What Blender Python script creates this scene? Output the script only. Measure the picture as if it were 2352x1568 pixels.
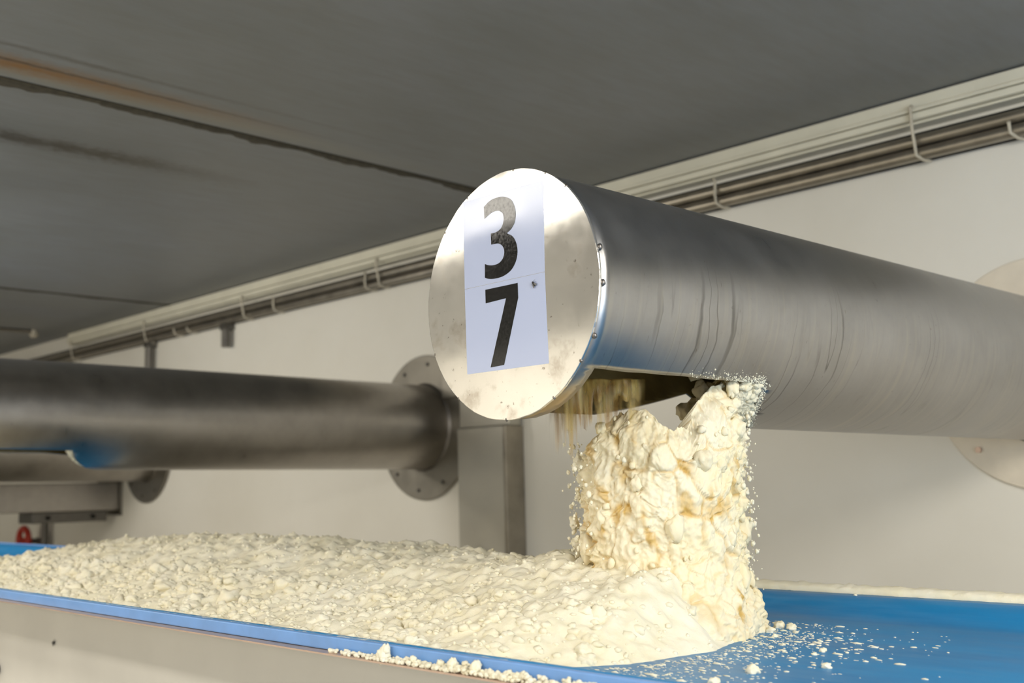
import bpy, bmesh, math, random
import numpy as np
from math import sin, cos, pi, radians, sqrt, atan2, exp
from mathutils import Vector, Matrix, noise
from mathutils.geometry import delaunay_2d_cdt, tessellate_polygon

random.seed(7)
S = bpy.context.scene
COL = S.collection
for o in list(bpy.data.objects):
    bpy.data.objects.remove(o)

H = 1.75          # the lens stands 1.75 m over the floor; builders below measure heights from the lens, place() adds H

# ------------------------------------------------------------------ camera
cam = bpy.data.cameras.new('camera')
cam.sensor_width = 36.0
cam.lens = 36.0 * 2474.0 / 2352.0
cam.clip_start = 0.02
cam.clip_end = 60
co = bpy.data.objects.new('camera', cam)
COL.objects.link(co)
r_ = Vector((0.7015, 0.7122, -0.0252)).normalized()
f_ = Vector((-0.7040, 0.6981, 0.1303)).normalized()
u_ = r_.cross(f_).normalized()
r_ = f_.cross(u_).normalized()
co.matrix_world = Matrix(((r_.x, u_.x, -f_.x, 0), (r_.y, u_.y, -f_.y, 0), (r_.z, u_.z, -f_.z, H), (0, 0, 0, 1)))
cam.dof.use_dof = True
cam.dof.focus_distance = 1.80
cam.dof.aperture_fstop = 4.0
S.camera = co

# ------------------------------------------------------------------ world, lamps, exposure
S.view_settings.view_transform = 'Standard'
S.view_settings.look = 'None'
S.view_settings.exposure = 0.08
S.view_settings.gamma = 1.0
S.view_settings.use_curve_mapping = False
w = bpy.data.worlds.new('world')
S.world = w
w.use_nodes = True
w.node_tree.nodes['Background'].inputs[0].default_value = (0.55, 0.65, 0.8, 1)
w.node_tree.nodes['Background'].inputs[1].default_value = 0.15


def area(name, loc, sx, sy, power, col, rot=(0, 0, 0)):
    l = bpy.data.lights.new(name, 'AREA')
    l.shape = 'RECTANGLE'
    l.size = sx
    l.size_y = sy
    l.energy = power
    l.color = col
    o = bpy.data.objects.new(name, l)
    o.location = (loc[0], loc[1], loc[2] + H)
    o.rotation_euler = rot
    COL.objects.link(o)
    return o


WARM = (1.0, 0.94, 0.84)
# the broad strip lamp faces the numbered cap; the others are added fill, unseen
LAMPS = [(-3.10, -0.15, 1.6, 0.36, 17, 0), (-6.4, -0.75, 1.6, 0.26, 205, -30), (-1.5, -0.75, 1.6, 0.26, 34, 0),
         (1.2, 1.3, 1.6, 0.26, 30, 0), (-0.3, -2.9, 1.6, 0.36, 18, 62), (1.1, 0.45, 1.6, 0.30, 42, 42), (-5.4, 0.45, 1.6, 0.30, 36, 42)]
for lx, ly, sx, sy, pw, tilt in LAMPS:
    area('strip_or_fill_light', (lx, ly, 1.02 - abs(tilt) * 0.0027), sx, sy, pw, WARM, (radians(tilt), 0, 0))
# added cool fill at the right end of the room, no opening stands there
area('cool_fill_light', (2.9, 0.2, -0.1), 2.0, 2.2, 95, (0.72, 0.84, 1.0), (0, radians(90), 0))

# ------------------------------------------------------------------ helpers


def lin(r, g, b):
    def c(v):
        v /= 255.0
        return v / 12.92 if v <= 0.04045 else ((v + 0.055) / 1.055) ** 2.4
    return (c(r), c(g), c(b), 1.0)


class NT:
    """small node-tree writer"""

    def __init__(self, name):
        self.m = bpy.data.materials.new(name)
        self.m.use_nodes = True
        self.t = self.m.node_tree
        self.b = self.t.nodes['Principled BSDF']

    def n(self, typ, **kw):
        nd = self.t.nodes.new(typ)
        for k, v in kw.items():
            if k in ('operation', 'blend_type', 'data_type', 'attribute_name', 'noise_dimensions', 'feature', 'musgrave_type', 'interpolation_type', 'uv_map'):
                setattr(nd, k, v)
        return nd

    def link(self, a, b):
        self.t.links.new(a, b)

    def put(self, sock, v):
        if hasattr(v, 'is_output'):
            self.link(v, sock)
        else:
            sock.default_value = v

    def math(self, op, a, b=0.0, c=None, clamp=False):
        nd = self.n('ShaderNodeMath', operation=op)
        nd.use_clamp = clamp
        self.put(nd.inputs[0], a)
        self.put(nd.inputs[1], b)
        if c is not None:
            self.put(nd.inputs[2], c)
        return nd.outputs[0]

    def coords(self):
        return self.n('ShaderNodeTexCoord').outputs['Object']

    def uv(self):
        return self.n('ShaderNodeTexCoord').outputs['UV']

    def mapped(self, vec, scale=(1, 1, 1), loc=(0, 0, 0), rot=(0, 0, 0)):
        nd = self.n('ShaderNodeMapping')
        self.link(vec, nd.inputs[0])
        nd.inputs['Location'].default_value = loc
        nd.inputs['Rotation'].default_value = rot
        nd.inputs['Scale'].default_value = scale
        return nd.outputs[0]

    def noise(self, vec, scale, detail=4, rough=0.55, dist=0.0):
        nd = self.n('ShaderNodeTexNoise')
        self.link(vec, nd.inputs['Vector'])
        nd.inputs['Scale'].default_value = scale
        nd.inputs['Detail'].default_value = detail
        nd.inputs['Roughness'].default_value = rough
        nd.inputs['Distortion'].default_value = dist
        return nd.outputs['Fac']

    def ramp(self, fac, stops):
        nd = self.n('ShaderNodeValToRGB')
        el = nd.color_ramp.elements
        while len(el) < len(stops):
            el.new(0.5)
        for e, (p, c) in zip(el, stops):
            e.position = p
            e.color = c if len(c) == 4 else (*c, 1)
        self.put(nd.inputs[0], fac)
        return nd.outputs[0]

    def rng(self, v, a, b, c=0.0, d=1.0):
        nd = self.n('ShaderNodeMapRange')
        nd.clamp = True
        self.put(nd.inputs[0], v)
        nd.inputs[1].default_value = a
        nd.inputs[2].default_value = b
        nd.inputs[3].default_value = c
        nd.inputs[4].default_value = d
        return nd.outputs[0]

    def mix(self, fac, a, b, blend='MIX'):
        nd = self.n('ShaderNodeMix', data_type='RGBA')
        nd.blend_type = blend
        self.put(nd.inputs[0], fac)
        self.put(nd.inputs[6], a)
        self.put(nd.inputs[7], b)
        return nd.outputs[2]

    def sep(self, vec):
        nd = self.n('ShaderNodeSeparateXYZ')
        self.link(vec, nd.inputs[0])
        return nd.outputs

    def bump(self, h, strength=0.2, dist=0.005):
        nd = self.n('ShaderNodeBump')
        nd.inputs['Strength'].default_value = strength
        nd.inputs['Distance'].default_value = dist
        self.link(h, nd.inputs['Height'])
        self.link(nd.outputs[0], self.b.inputs['Normal'])

    def set(self, **kw):
        names = dict(base='Base Color', rough='Roughness', metal='Metallic', spec='Specular IOR Level', alpha='Alpha',
                     coat='Coat Weight', coat_rough='Coat Roughness', sss='Subsurface Weight', trans='Transmission Weight')
        for k, v in kw.items():
            self.put(self.b.inputs[names[k]], v)
        return self


def plain(name, col, rough=0.5, metal=0.0, var=0.12, scale=30, spec=0.5, bump=0.0):
    t = NT(name)
    n = t.noise(t.coords(), scale, 5)
    dark = tuple(c * (1 - var) for c in col[:3]) + (1,)
    lite = tuple(min(1, c * (1 + var)) for c in col[:3]) + (1,)
    t.set(base=t.ramp(n, [(0.3, dark), (0.7, lite)]), rough=t.rng(n, 0.3, 0.7, max(0.02, rough - 0.06), min(1, rough + 0.06)), metal=metal, spec=spec)
    if bump:
        t.bump(n, bump, 0.003)
    return t.m


def obj(name, bm, mat, parent=None, smooth=False, bevel=0.0, sharp=40, label=None):
    me = bpy.data.meshes.new(name)
    if smooth:
        for f in bm.faces:
            f.smooth = True
        ang = radians(sharp)
        for e in bm.edges:
            if len(e.link_faces) == 2 and e.calc_face_angle(0) > ang:
                e.smooth = False
    bm.to_mesh(me)
    bm.free()
    o = bpy.data.objects.new(name, me)
    COL.objects.link(o)
    if mat:
        me.materials.append(mat)
    if parent:
        o.parent = parent
    if bevel:
        b = o.modifiers.new('bevel', 'BEVEL')
        b.width = bevel
        b.segments = 2
        b.limit_method = 'ANGLE'
    if label:
        o['label'] = label
    return o


ROOTS = []


def thing(name, label, cat, loc=(0, 0, 0), group=None):
    o = bpy.data.objects.new(name, None)
    o.empty_display_size = 0.05
    COL.objects.link(o)
    o.location = loc
    tag(o, label, cat, group)
    return o


def tag(o, label=None, cat=None, group=None, kind=None):
    if label:
        o['label'] = label
    if cat:
        o['category'] = cat
    if group:
        o['group'] = group
    if kind:
        o['kind'] = kind
    return o


def box(bm, x0, x1, y0, y1, z0, z1, m=None):
    g = bmesh.ops.create_cube(bm, size=1.0)
    vs = g['verts']
    for v in vs:
        v.co = Vector(((x0 + x1) / 2 + v.co.x * (x1 - x0), (y0 + y1) / 2 + v.co.y * (y1 - y0), (z0 + z1) / 2 + v.co.z * (z1 - z0)))
        if m:
            v.co = m @ v.co
    return vs


def tube(bm, pts, r, seg=12, caps=True):
    """round bar along a polyline; r a number or one per point"""
    pts = [Vector(p) for p in pts]
    rs = r if isinstance(r, (list, tuple)) else [r] * len(pts)
    rings = []
    prev = None
    for i, p in enumerate(pts):
        a = pts[min(i + 1, len(pts) - 1)] - pts[max(i - 1, 0)]
        a.normalize()
        if prev is None:
            ref = Vector((0, 0, 1)) if abs(a.z) < 0.9 else Vector((1, 0, 0))
            n1 = a.cross(ref).normalized()
        else:
            n1 = (prev - a * prev.dot(a)).normalized()
        prev = n1
        n2 = a.cross(n1)
        rings.append([bm.verts.new(p + rs[i] * (cos(t) * n1 + sin(t) * n2)) for t in [2 * pi * k / seg for k in range(seg)]])
    for a, b in zip(rings, rings[1:]):
        for k in range(seg):
            bm.faces.new((a[k], a[(k + 1) % seg], b[(k + 1) % seg], b[k]))
    if caps:
        bm.faces.new(list(reversed(rings[0])))
        bm.faces.new(rings[-1])
    bmesh.ops.recalc_face_normals(bm, faces=bm.faces)


def disc_prism(bm, c, ax, ex, ez, R, t0, t1, seg=96, wob=0.0, hole=0.0):
    """flat round plate from t0 to t1 along ax, optional round hole"""
    def ring(t, rad, ww):
        out = []
        for k in range(seg):
            a = 2 * pi * k / seg
            rr = rad + ww * (noise.noise(Vector((cos(a) * 6, sin(a) * 6, 1.3))) + 0.6 * noise.noise(Vector((cos(a) * 23, sin(a) * 23, 4.3))))
            out.append(bm.verts.new(c + ax * t + ex * (rr * cos(a)) + ez * (rr * sin(a))))
        return out
    a = ring(t0, R, wob)
    b = ring(t1, R, wob)
    for k in range(seg):
        bm.faces.new((a[k], b[k], b[(k + 1) % seg], a[(k + 1) % seg]))
    if hole:
        a2 = ring(t0, hole, 0)
        b2 = ring(t1, hole, 0)
        for k in range(seg):
            j = (k + 1) % seg
            bm.faces.new((a[k], a[j], a2[j], a2[k]))
            bm.faces.new((b[k], b2[k], b2[j], b[j]))
            bm.faces.new((a2[k], a2[j], b2[j], b2[k]))
    else:
        bm.faces.new(a)
        bm.faces.new(list(reversed(b)))
    bmesh.ops.recalc_face_normals(bm, faces=bm.faces)


def fbm(p, o=4):
    return noise.fractal(p, 1.0, 2.0, o)


def lump(bm, c, r, seed, squash=(1, 1, 1), sub=2, rough=0.35, rot=None):
    g = bmesh.ops.create_icosphere(bm, subdivisions=sub, radius=1.0)
    off = Vector((seed * 3.17 % 91, seed * 1.31 % 67, seed * 0.77 % 43))
    m = rot or Matrix.Identity(3)
    for v in g['verts']:
        d = v.co.normalized()
        k = 1 + rough * 1.2 * noise.noise(d * 1.6 + off) + rough * 0.7 * noise.noise(d * 4.1 + off)
        q = Vector((d.x * squash[0], d.y * squash[1], d.z * squash[2])) * (r * k)
        v.co = Vector(c) + m @ q


def _ico(sub):
    b = bmesh.new()
    bmesh.ops.create_icosphere(b, subdivisions=sub, radius=1.0)
    b.verts.ensure_lookup_table()
    v = np.array([q.co[:] for q in b.verts])
    f = np.array([[q.index for q in x.verts] for x in b.faces])
    b.free()
    return v / np.linalg.norm(v, axis=1)[:, None], f


PROTO = {}
for _sub, _n in ((1, 14), (2, 26), (3, 16)):
    _v, _f = _ico(_sub)
    PROTO[_sub] = []
    for _k in range(_n):
        _o = Vector((_k * 7.3, _k * 3.1 + 2, _sub * 5.7))
        _r = []
        for q in _v:
            d = Vector(q)
            k_ = 1 + 0.42 * noise.noise(d * 1.5 + _o) + 0.22 * noise.noise(d * 3.4 + _o) + (0.13 * noise.noise(d * 7.5 + _o) if _sub > 1 else 0) + (0.10 * noise.noise(d * 16 + _o) if _sub > 2 else 0)
            _r.append(k_)
        PROTO[_sub].append((_v * np.array(_r)[:, None], _f))


class Field:
    """many small lumps (or any other faces) gathered into one mesh"""

    def __init__(self, seed):
        self.v, self.f, self.n, self.rnd = [], [], 0, random.Random(seed)

    def lump(self, c, r, squash=(1, 1, 1), sub=2, turn=True):
        R = self.rnd
        v, f = PROTO[sub][R.randrange(len(PROTO[sub]))]
        a, b = R.uniform(0, 6.283), R.uniform(0, 6.283)
        ca, sa, cb, sb = cos(a), sin(a), cos(b), sin(b)
        rot = np.array([[ca, -sa, 0], [sa, ca, 0], [0, 0, 1]]) @ np.array([[1, 0, 0], [0, cb, -sb], [0, sb, cb]])
        if not turn:
            rot = np.eye(3)
        q = (v @ rot.T) * (r * np.array(squash)) + np.array(c[:])
        self.v.append(q)
        self.f.append(f + self.n)
        self.n += len(q)

    def add(self, v, f):
        self.v.append(np.array(v))
        self.f.append(np.array(f) + self.n)
        self.n += len(v)

    def build(self, name, mat, label, whey=None):
        me = bpy.data.meshes.new(name)
        faces = []
        for x in self.f:
            faces += x.tolist()
        me.from_pydata(np.concatenate(self.v).tolist(), [], faces)
        me.shade_smooth()
        if whey is not None:
            at = me.attributes.new('whey', 'FLOAT', 'POINT')
            arr = np.zeros(self.n, dtype=np.float32)
            arr[:len(whey)] = whey
            at.data.foreach_set('value', arr)
        me.materials.append(mat)
        o = bpy.data.objects.new(name, me)
        COL.objects.link(o)
        tag(o, label, 'curd', None, 'stuff')
        return o


def sstep(a, b, x):
    t = max(0.0, min(1.0, (x - a) / (b - a)))
    return t * t * (3 - 2 * t)


def interp(tab, x):
    if x <= tab[0][0]:
        return tab[0][1]
    for (a, va), (b, vb) in zip(tab, tab[1:]):
        if x <= b:
            return va + (vb - va) * (x - a) / (b - a)
    return tab[-1][1]


# ------------------------------------------------------------------ materials
def m_wall():
    t = NT('white_wall_panel')
    c = t.coords()
    n = t.noise(c, 1.3, 5)
    n2 = t.noise(t.mapped(c, (14, 14, 3)), 3.0, 3)
    col = t.ramp(n, [(0.3, lin(226, 222, 211)), (0.7, lin(235, 232, 223))])
    t.set(base=t.mix(t.rng(n2, 0.72, 0.8, 0, 0.25), col, lin(160, 150, 130)), rough=0.42, spec=0.4)
    return t.m


def m_ceiling():
    t = NT('grey_concrete_slab')
    c = t.coords()
    xyz = t.sep(c)
    n = t.noise(t.mapped(c, (1, 0.5, 1)), 1.6, 6, 0.6)
    n2 = t.noise(t.mapped(c, (14, 3, 1)), 2.2, 4)
    nf = t.noise(t.mapped(c, (40, 14, 1)), 2.0, 4, 0.65)
    col = t.ramp(n, [(0.25, lin(114, 117, 119)), (0.5, lin(128, 131, 133)), (0.78, lin(142, 145, 151))])
    col = t.mix(t.rng(n2, 0.35, 0.75, 0, 0.25), col, lin(100, 95, 82))

    def streak(x0, wdt, y0, y1, wob, strength, colr, cur):
        xs = t.math('ADD', xyz[0], t.math('MULTIPLY', t.math('SUBTRACT', nf, 0.5), wob))
        d = t.math('ABSOLUTE', t.math('SUBTRACT', xs, x0))
        m = t.rng(d, 0.0, wdt, 1, 0)
        fy = t.rng(xyz[1], y0, y1, 1, 0)
        return t.mix(t.math('MULTIPLY', t.math('MULTIPLY', m, fy), strength), cur, colr)
    col = streak(-3.06, 0.075, 1.4, 3.0, 0.02, 0.55, lin(150, 146, 132), col)
    col = streak(-3.01, 0.085, 1.1, 2.1, 0.10, 1.0, lin(134, 100, 58), col)
    col = streak(-2.985, 0.012, 1.5, 2.3, 0.02, 0.8, lin(70, 58, 42), col)
    col = streak(-2.88, 0.02, 1.3, 2.6, 0.03, 0.5, lin(80, 72, 58), col)
    col = streak(-3.65, 0.085, 1.6, 2.3, 0.22, 1.0, lin(70, 64, 54), col)
    t.set(base=col, rough=t.rng(n, 0.3, 0.7, 0.38, 0.55), spec=0.45)
    t.bump(n2, 0.06, 0.004)
    return t.m


def m_steel(name, base, rough, drips=False, patches=0.3):
    """brushed stainless steel; uv: u along the pipe in metres, v around it in turns from the right-hand side"""
    t = NT(name)
    uv = t.uv()
    c = t.coords()
    s = t.sep(uv)
    brush = t.noise(t.mapped(uv, (900, 6, 1)), 1.0, 3)
    blot = t.noise(c, 9, 6, 0.62)
    fine = t.noise(c, 55, 4, 0.7)
    col = t.ramp(blot, [(0.3, tuple(x * 0.86 for x in base[:3])), (0.7, tuple(min(1, x * 1.08) for x in base[:3]))])
    col = t.mix(t.rng(fine, 0.66, 0.74, 0, patches), col, (0.12, 0.11, 0.10, 1))
    if drips:
        wob = t.noise(t.mapped(uv, (6, 9, 1)), 1.0, 3)
        u2 = t.math('ADD', s[0], t.math('MULTIPLY', wob, 0.035))
        comb = t.n('ShaderNodeCombineXYZ')
        t.put(comb.inputs[0], t.math('MULTIPLY', u2, 26.0))
        t.put(comb.inputs[1], t.math('MULTIPLY', s[1], 2.2))
        dn = t.noise(comb.outputs[0], 1.0, 1, 0.4)
        line = t.rng(t.math('ABSOLUTE', t.math('SUBTRACT', dn, 0.5)), 0.0, 0.020, 1, 0)
        # drips start a little above mid height and run down the lower right flank
        st = t.math('ADD', s[1], t.math('MULTIPLY', t.noise(comb.outputs[0], 0.6, 2), 0.16))
        below = t.rng(st, 0.06, 0.12, 1, 0)
        keep = t.rng(t.noise(t.mapped(uv, (3.2, 1.3, 1)), 1.7, 2), 0.50, 0.62, 0.1, 1)
        dm = t.math('MULTIPLY', t.math('MULTIPLY', line, below), keep)
        col = t.mix(t.math('MULTIPLY', dm, 0.7), col, (0.10, 0.095, 0.085, 1))
        tan = t.math('MULTIPLY', t.rng(s[0], 0.06, 0.02, 0, 0.8), t.rng(t.math('ADD', s[1], t.math('MULTIPLY', wob, 0.03)), -0.11, -0.155, 0, 1))
        col = t.mix(tan, col, (0.42, 0.30, 0.15, 1))
        haze = t.noise(t.mapped(uv, (60, 2.5, 1)), 1.0, 3)
        col = t.mix(t.math('MULTIPLY', t.rng(haze, 0.5, 0.75, 0, 0.35), below), col, (0.50, 0.46, 0.38, 1))
        spots = t.noise(t.mapped(uv, (90, 36, 1)), 1.0, 2)
        col = t.mix(t.math('MULTIPLY', t.rng(spots, 0.70, 0.75, 0, 0.6), keep), col, (0.14, 0.11, 0.08, 1))
    t.set(base=col, metal=1.0, rough=t.math('ADD', t.rng(blot, 0.3, 0.7, rough - 0.05, rough + 0.07), t.rng(brush, 0.3, 0.7, -0.03, 0.03)))
    t.bump(brush, 0.05, 0.001)
    return t.m


def m_cap():
    t = NT('scuffed_steel_cap')
    c = t.coords()
    blot = t.noise(c, 16, 6, 0.65)
    fine = t.noise(c, 120, 3, 0.6)
    big = t.noise(c, 5, 3)
    col = t.ramp(big, [(0.3, (0.64, 0.615, 0.575, 1)), (0.7, (0.74, 0.72, 0.68, 1))])
    col = t.mix(t.rng(blot, 0.54, 0.68, 0, 0.55), col, (0.36, 0.31, 0.25, 1))
    col = t.mix(t.rng(fine, 0.66, 0.72, 0, 0.7), col, (0.16, 0.13, 0.10, 1))
    t.set(base=col, metal=0.9, rough=t.rng(blot, 0.3, 0.7, 0.08, 0.15))
    t.bump(big, 0.06, 0.004)
    return t.m


def m_belt():
    t = NT('blue_belt')
    c = t.coords()
    xyz = t.sep(c)
    n = t.noise(t.mapped(c, (1, 5, 5)), 2.5, 5)
    col = t.ramp(n, [(0.3, lin(4, 112, 172)), (0.7, lin(16, 130, 190))])
    # dried curd smears drawn out along the direction the belt runs
    sm = t.noise(t.mapped(c, (26, 150, 150)), 1.0, 3, 0.6)
    cov = t.noise(c, 6, 3)
    near = t.rng(xyz[0], 0.1, 0.75, 1, 0)
    near = t.math('MULTIPLY', near, t.rng(xyz[1], 0.28, -0.3, 0.35, 1))
    th = t.math('SUBTRACT', sm, t.math('MULTIPLY', t.math('MULTIPLY', near, cov), 0.30))
    fac = t.rng(t.math('SUBTRACT', 0.62, t.math('SUBTRACT', sm, t.math('MULTIPLY', t.math('SUBTRACT', 1.0, near), 0.34))), 0.07, 0.0, 0, 0.85)
    col = t.mix(t.math('MULTIPLY', fac, near), col, lin(226, 220, 200))
    film = t.noise(t.mapped(c, (8, 60, 60)), 1.0, 4, 0.6)
    col = t.mix(t.math('MULTIPLY', t.rng(film, 0.4, 0.7, 0.0, 0.35), near), col, lin(150, 175, 190))
    t.set(base=col, rough=t.rng(n, 0.3, 0.7, 0.36, 0.46), spec=0.4)
    return t.m


def m_curd(name, stream=False):
    t = NT(name)
    c = t.coords()
    n = t.noise(c, 26, 6, 0.6)
    n2 = t.noise(c, 7, 4)
    col = t.ramp(n, [(0.3, lin(229, 220, 190)), (0.7, lin(240, 233, 210))])
    col = t.mix(t.rng(n2, 0.45, 0.7, 0, 0.5), col, lin(238, 234, 219))
    if stream:
        at = t.n('ShaderNodeAttribute', attribute_name='whey').outputs['Fac']  # attribute holds whey and the painted light scatter of the seams
        wh = t.math('MULTIPLY', at, t.rng(n, 0.25, 0.6, 0.6, 1))
        col = t.mix(t.rng(n2, 0.35, 0.65, 0, 0.6), lin(236, 222, 184), lin(240, 233, 212))
        col = t.mix(wh, col, lin(205, 168, 92))
    t.set(base=col, rough=0.75, spec=0.2, sss=0.12)
    t.b.inputs['Subsurface Radius'].default_value = (1.0, 0.75, 0.4)
    t.b.inputs['Subsurface Scale'].default_value = 0.005
    nb = t.noise(c, 110, 4, 0.65)
    t.bump(nb, 0.35, 0.003)
    return t.m


M = {}
M['wall'] = m_wall()
M['ceiling'] = m_ceiling()
M['front_wall'] = plain('cream_wall_paint', lin(236, 233, 225), 0.5, scale=3, var=0.05)
M['floor'] = plain('pale_floor_resin', lin(176, 172, 160), 0.45, scale=8, var=0.08)
M['dark'] = plain('dark_gap', lin(28, 26, 22), 0.9)
M['sealant'] = plain('dirty_joint_sealant', lin(70, 65, 54), 0.85, var=0.35, scale=60)
M['pipe'] = m_steel('pipe_steel', (0.36, 0.35, 0.34), 0.33, drips=True)
M['oldpipe'] = m_steel('dull_pipe_steel', (0.40, 0.375, 0.345), 0.33)
M['coated'] = plain('whey_coated_steel', lin(158, 140, 92), 0.5, 0.1, 0.3, 14)
M['flange'] = m_steel('flange_steel', (0.30, 0.28, 0.24), 0.45)
M['flange_pale'] = plain('pale_flange_paint', lin(226, 216, 198), 0.5, scale=14, var=0.06)
M['cap'] = m_cap()
M['steel'] = plain('satin_steel', (0.50, 0.48, 0.42, 1), 0.40, 0.7, 0.05, 8)
M['dark_steel'] = plain('dull_dark_steel', (0.16, 0.15, 0.135, 1), 0.45, 0.8, 0.15, 40)
M['panel'] = plain('satin_side_panel', lin(212, 209, 202), 0.45, 0.1, 0.04, 5)
M['ledge'] = plain('ledge_steel', lin(196, 172, 156), 0.4, 0.6, 0.1, 40)
M['belt'] = m_belt()
M['strip'] = plain('pale_blue_strip', lin(112, 158, 218), 0.38, 0.0, 0.08, 22)
M['trunk'] = plain('white_trunking', lin(222, 218, 200), 0.4, 0.0, 0.05, 8)
M['conduit'] = plain('conduit_steel', (0.34, 0.31, 0.26, 1), 0.36, 0.9, 0.15, 12)
M['clip'] = plain('grey_clip', lin(190, 182, 164), 0.45, 0.2, 0.1, 40)
M['curd'] = m_curd('curd')
M['stream'] = m_curd('falling_curd', True)
M['red'] = plain('red_paint', lin(178, 52, 34), 0.45, 0, 0.15, 30)
M['sheet'] = plain('white_vinyl', lin(188, 198, 228), 0.10, 0, 0.015, 6, 0.5)
M['ink'] = plain('black_vinyl', lin(15, 15, 16), 0.10, 0, 0.1, 200, 0.45)
M['fly'] = plain('fly_black', lin(24, 22, 22), 0.35, 0, 0.3, 800)
M['wing'] = plain('fly_wing', lin(110, 108, 104), 0.3, 0, 0.2, 800)
M['weld'] = plain('weld_grey', (0.22, 0.20, 0.18, 1), 0.35, 0.9, 0.2, 300)


def m_whey():
    t = NT('brown_whey')
    uv = t.uv()
    s = t.sep(uv)
    n = t.noise(t.mapped(uv, (13, 0.5, 1)), 1.0, 3, 0.5)
    n2 = t.noise(t.mapped(uv, (6, 0.6, 1)), 1.0, 2)
    k = t.math('FRACT', s[0])
    ends = t.math('MULTIPLY', t.rng(k, 0.0, 0.2, 0, 1), t.rng(k, 0.8, 1.0, 1, 0))
    fall = t.math('SUBTRACT', t.rng(n, 0.3, 0.7, 0.15, 1.25), t.math('MULTIPLY', s[1], 1.0))
    al = t.math('MULTIPLY', t.rng(fall, -0.15, 0.7, 0, 0.92), ends)
    t.set(base=t.ramp(n2, [(0.35, lin(128, 84, 22)), (0.65, lin(214, 184, 104))]), rough=0.5, alpha=al)
    return t.m


M['whey'] = m_whey()

# ------------------------------------------------------------------ room shell
YW, YF, XL, XR, ZC, ZF = 3.33, -3.4, -14.0, 3.0, 1.195, -1.75


def struct(name, b, mat, label):
    bm = bmesh.new()
    box(bm, *b)
    o = obj(name, bm, mat)
    tag(o, label, None, None, 'structure')
    return o


struct('floor', (XL, XR, YF, YW, ZF - 0.1, ZF), M['floor'], 'pale resin floor of the process room')
struct('wall_back', (XL, XR, YW, YW + 0.1, ZF - 0.1, ZC + 0.12), M['wall'], 'white wall panel the steel pipes come out of')
struct('wall_front', (XL, XR, YF - 0.1, YF, ZF - 0.1, ZC + 0.12), M['front_wall'], 'cream wall opposite the pipes')
struct('wall_left', (XL - 0.1, XL, YF - 0.1, YW + 0.1, ZF - 0.1, ZC + 0.12), M['front_wall'], 'far end wall of the room')
struct('wall_right', (XR, XR + 0.1, YF - 0.1, YW + 0.1, ZF - 0.1, ZC + 0.12), M['front_wall'], 'near end wall of the room')
ceil = struct('ceiling', (XL, XR, YF, YW, ZC + 0.03, ZC + 0.12), M['dark'], 'dark grey concrete slab ceiling with stained joints')
joints = [-12.98, -9.70, -6.42, -3.14, 0.14]
xs = [XL] + joints + [XR]
for i in range(len(xs) - 1):
    bm = bmesh.new()
    box(bm, xs[i] + (0.020 if i else 0), xs[i + 1] - (0.020 if i < len(xs) - 2 else 0), YF, YW - 0.004, ZC, ZC + 0.03)
    obj('slab', bm, M['ceiling'], ceil)
# ragged sealant hanging out of the two joints in view
for jx in (-3.14, -6.42):
    bm = bmesh.new()
    N = 240
    prev = None
    for k in range(N + 1):
        y = -1.0 + (YW - 0.01 + 1.0) * k / N
        wl = 0.022 + 0.045 * max(0, 0.35 + noise.noise(Vector((y * 5.0, jx, 0))) + 0.5 * noise.noise(Vector((y * 19, jx, 3))))
        z = ZC - 0.003
        cur = [bm.verts.new(q) for q in ((jx - wl, y, ZC - 0.0005), (jx - 0.016, y, z), (jx - 0.001, y, ZC + 0.006), (jx - wl, y, ZC + 0.004))]
        if prev:
            for a in range(4):
                b = (a + 1) % 4
                bm.faces.new((prev[a], prev[b], cur[b], cur[a]))
        prev = cur
    bmesh.ops.recalc_face_normals(bm, faces=bm.faces)
    obj('joint_sealant', bm, M['sealant'], ceil, label='ragged dirty sealant along a slab joint')

# housings out of the picture; only the broad lamp is known, the rest added
lampnames = ['broad strip lamp fixture facing the numbered cap, out of the picture', 'added fill lamp turned to the cream wall behind the lens', 'added fill lamp above and behind the lens',
             'added fill lamp over the right end of the conveyor', 'added tilted fill lamp near the cream wall behind the lens', 'added tilted fill lamp facing the back wall at the numbered pipe', 'added tilted fill lamp facing the back wall at the left pipes']
for (lx, ly, sx, sy, pw, tilt), lb in zip(LAMPS, lampnames):
    zl = 1.026 - abs(tilt) * 0.0027
    t = thing('strip_or_fill_lamp', lb, 'lamp', (lx, ly, zl), 'strip lamps of the room')
    m = Matrix.Rotation(radians(tilt), 3, 'X')
    bm = bmesh.new()
    box(bm, -sx / 2 - 0.02, sx / 2 + 0.02, -sy / 2 - 0.02, sy / 2 + 0.02, 0.004, 0.05)
    for v in bm.verts:
        v.co = m @ v.co
    obj('lamp_housing', bm, M['trunk'], t, bevel=0.006)
    for hx in (-0.6, 0.6):
        bm = bmesh.new()
        tube(bm, [m @ Vector((hx, 0, 0.05)), (hx, (m @ Vector((0, 0, 0.05))).y, ZC - zl)], 0.008, 8)
        obj('hanger', bm, M['dark_steel'], t)

# ------------------------------------------------------------------ trunking and conduits along the top of the back wall
t = thing('cable_trunking', 'long white cable trunking with grooved lid under the ceiling on the back wall', 'trunking', (-3, YW, 1.1))


def rel(bm, t):
    bmesh.ops.translate(bm, verts=bm.verts, vec=-Vector(t.location))
    return bm


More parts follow.
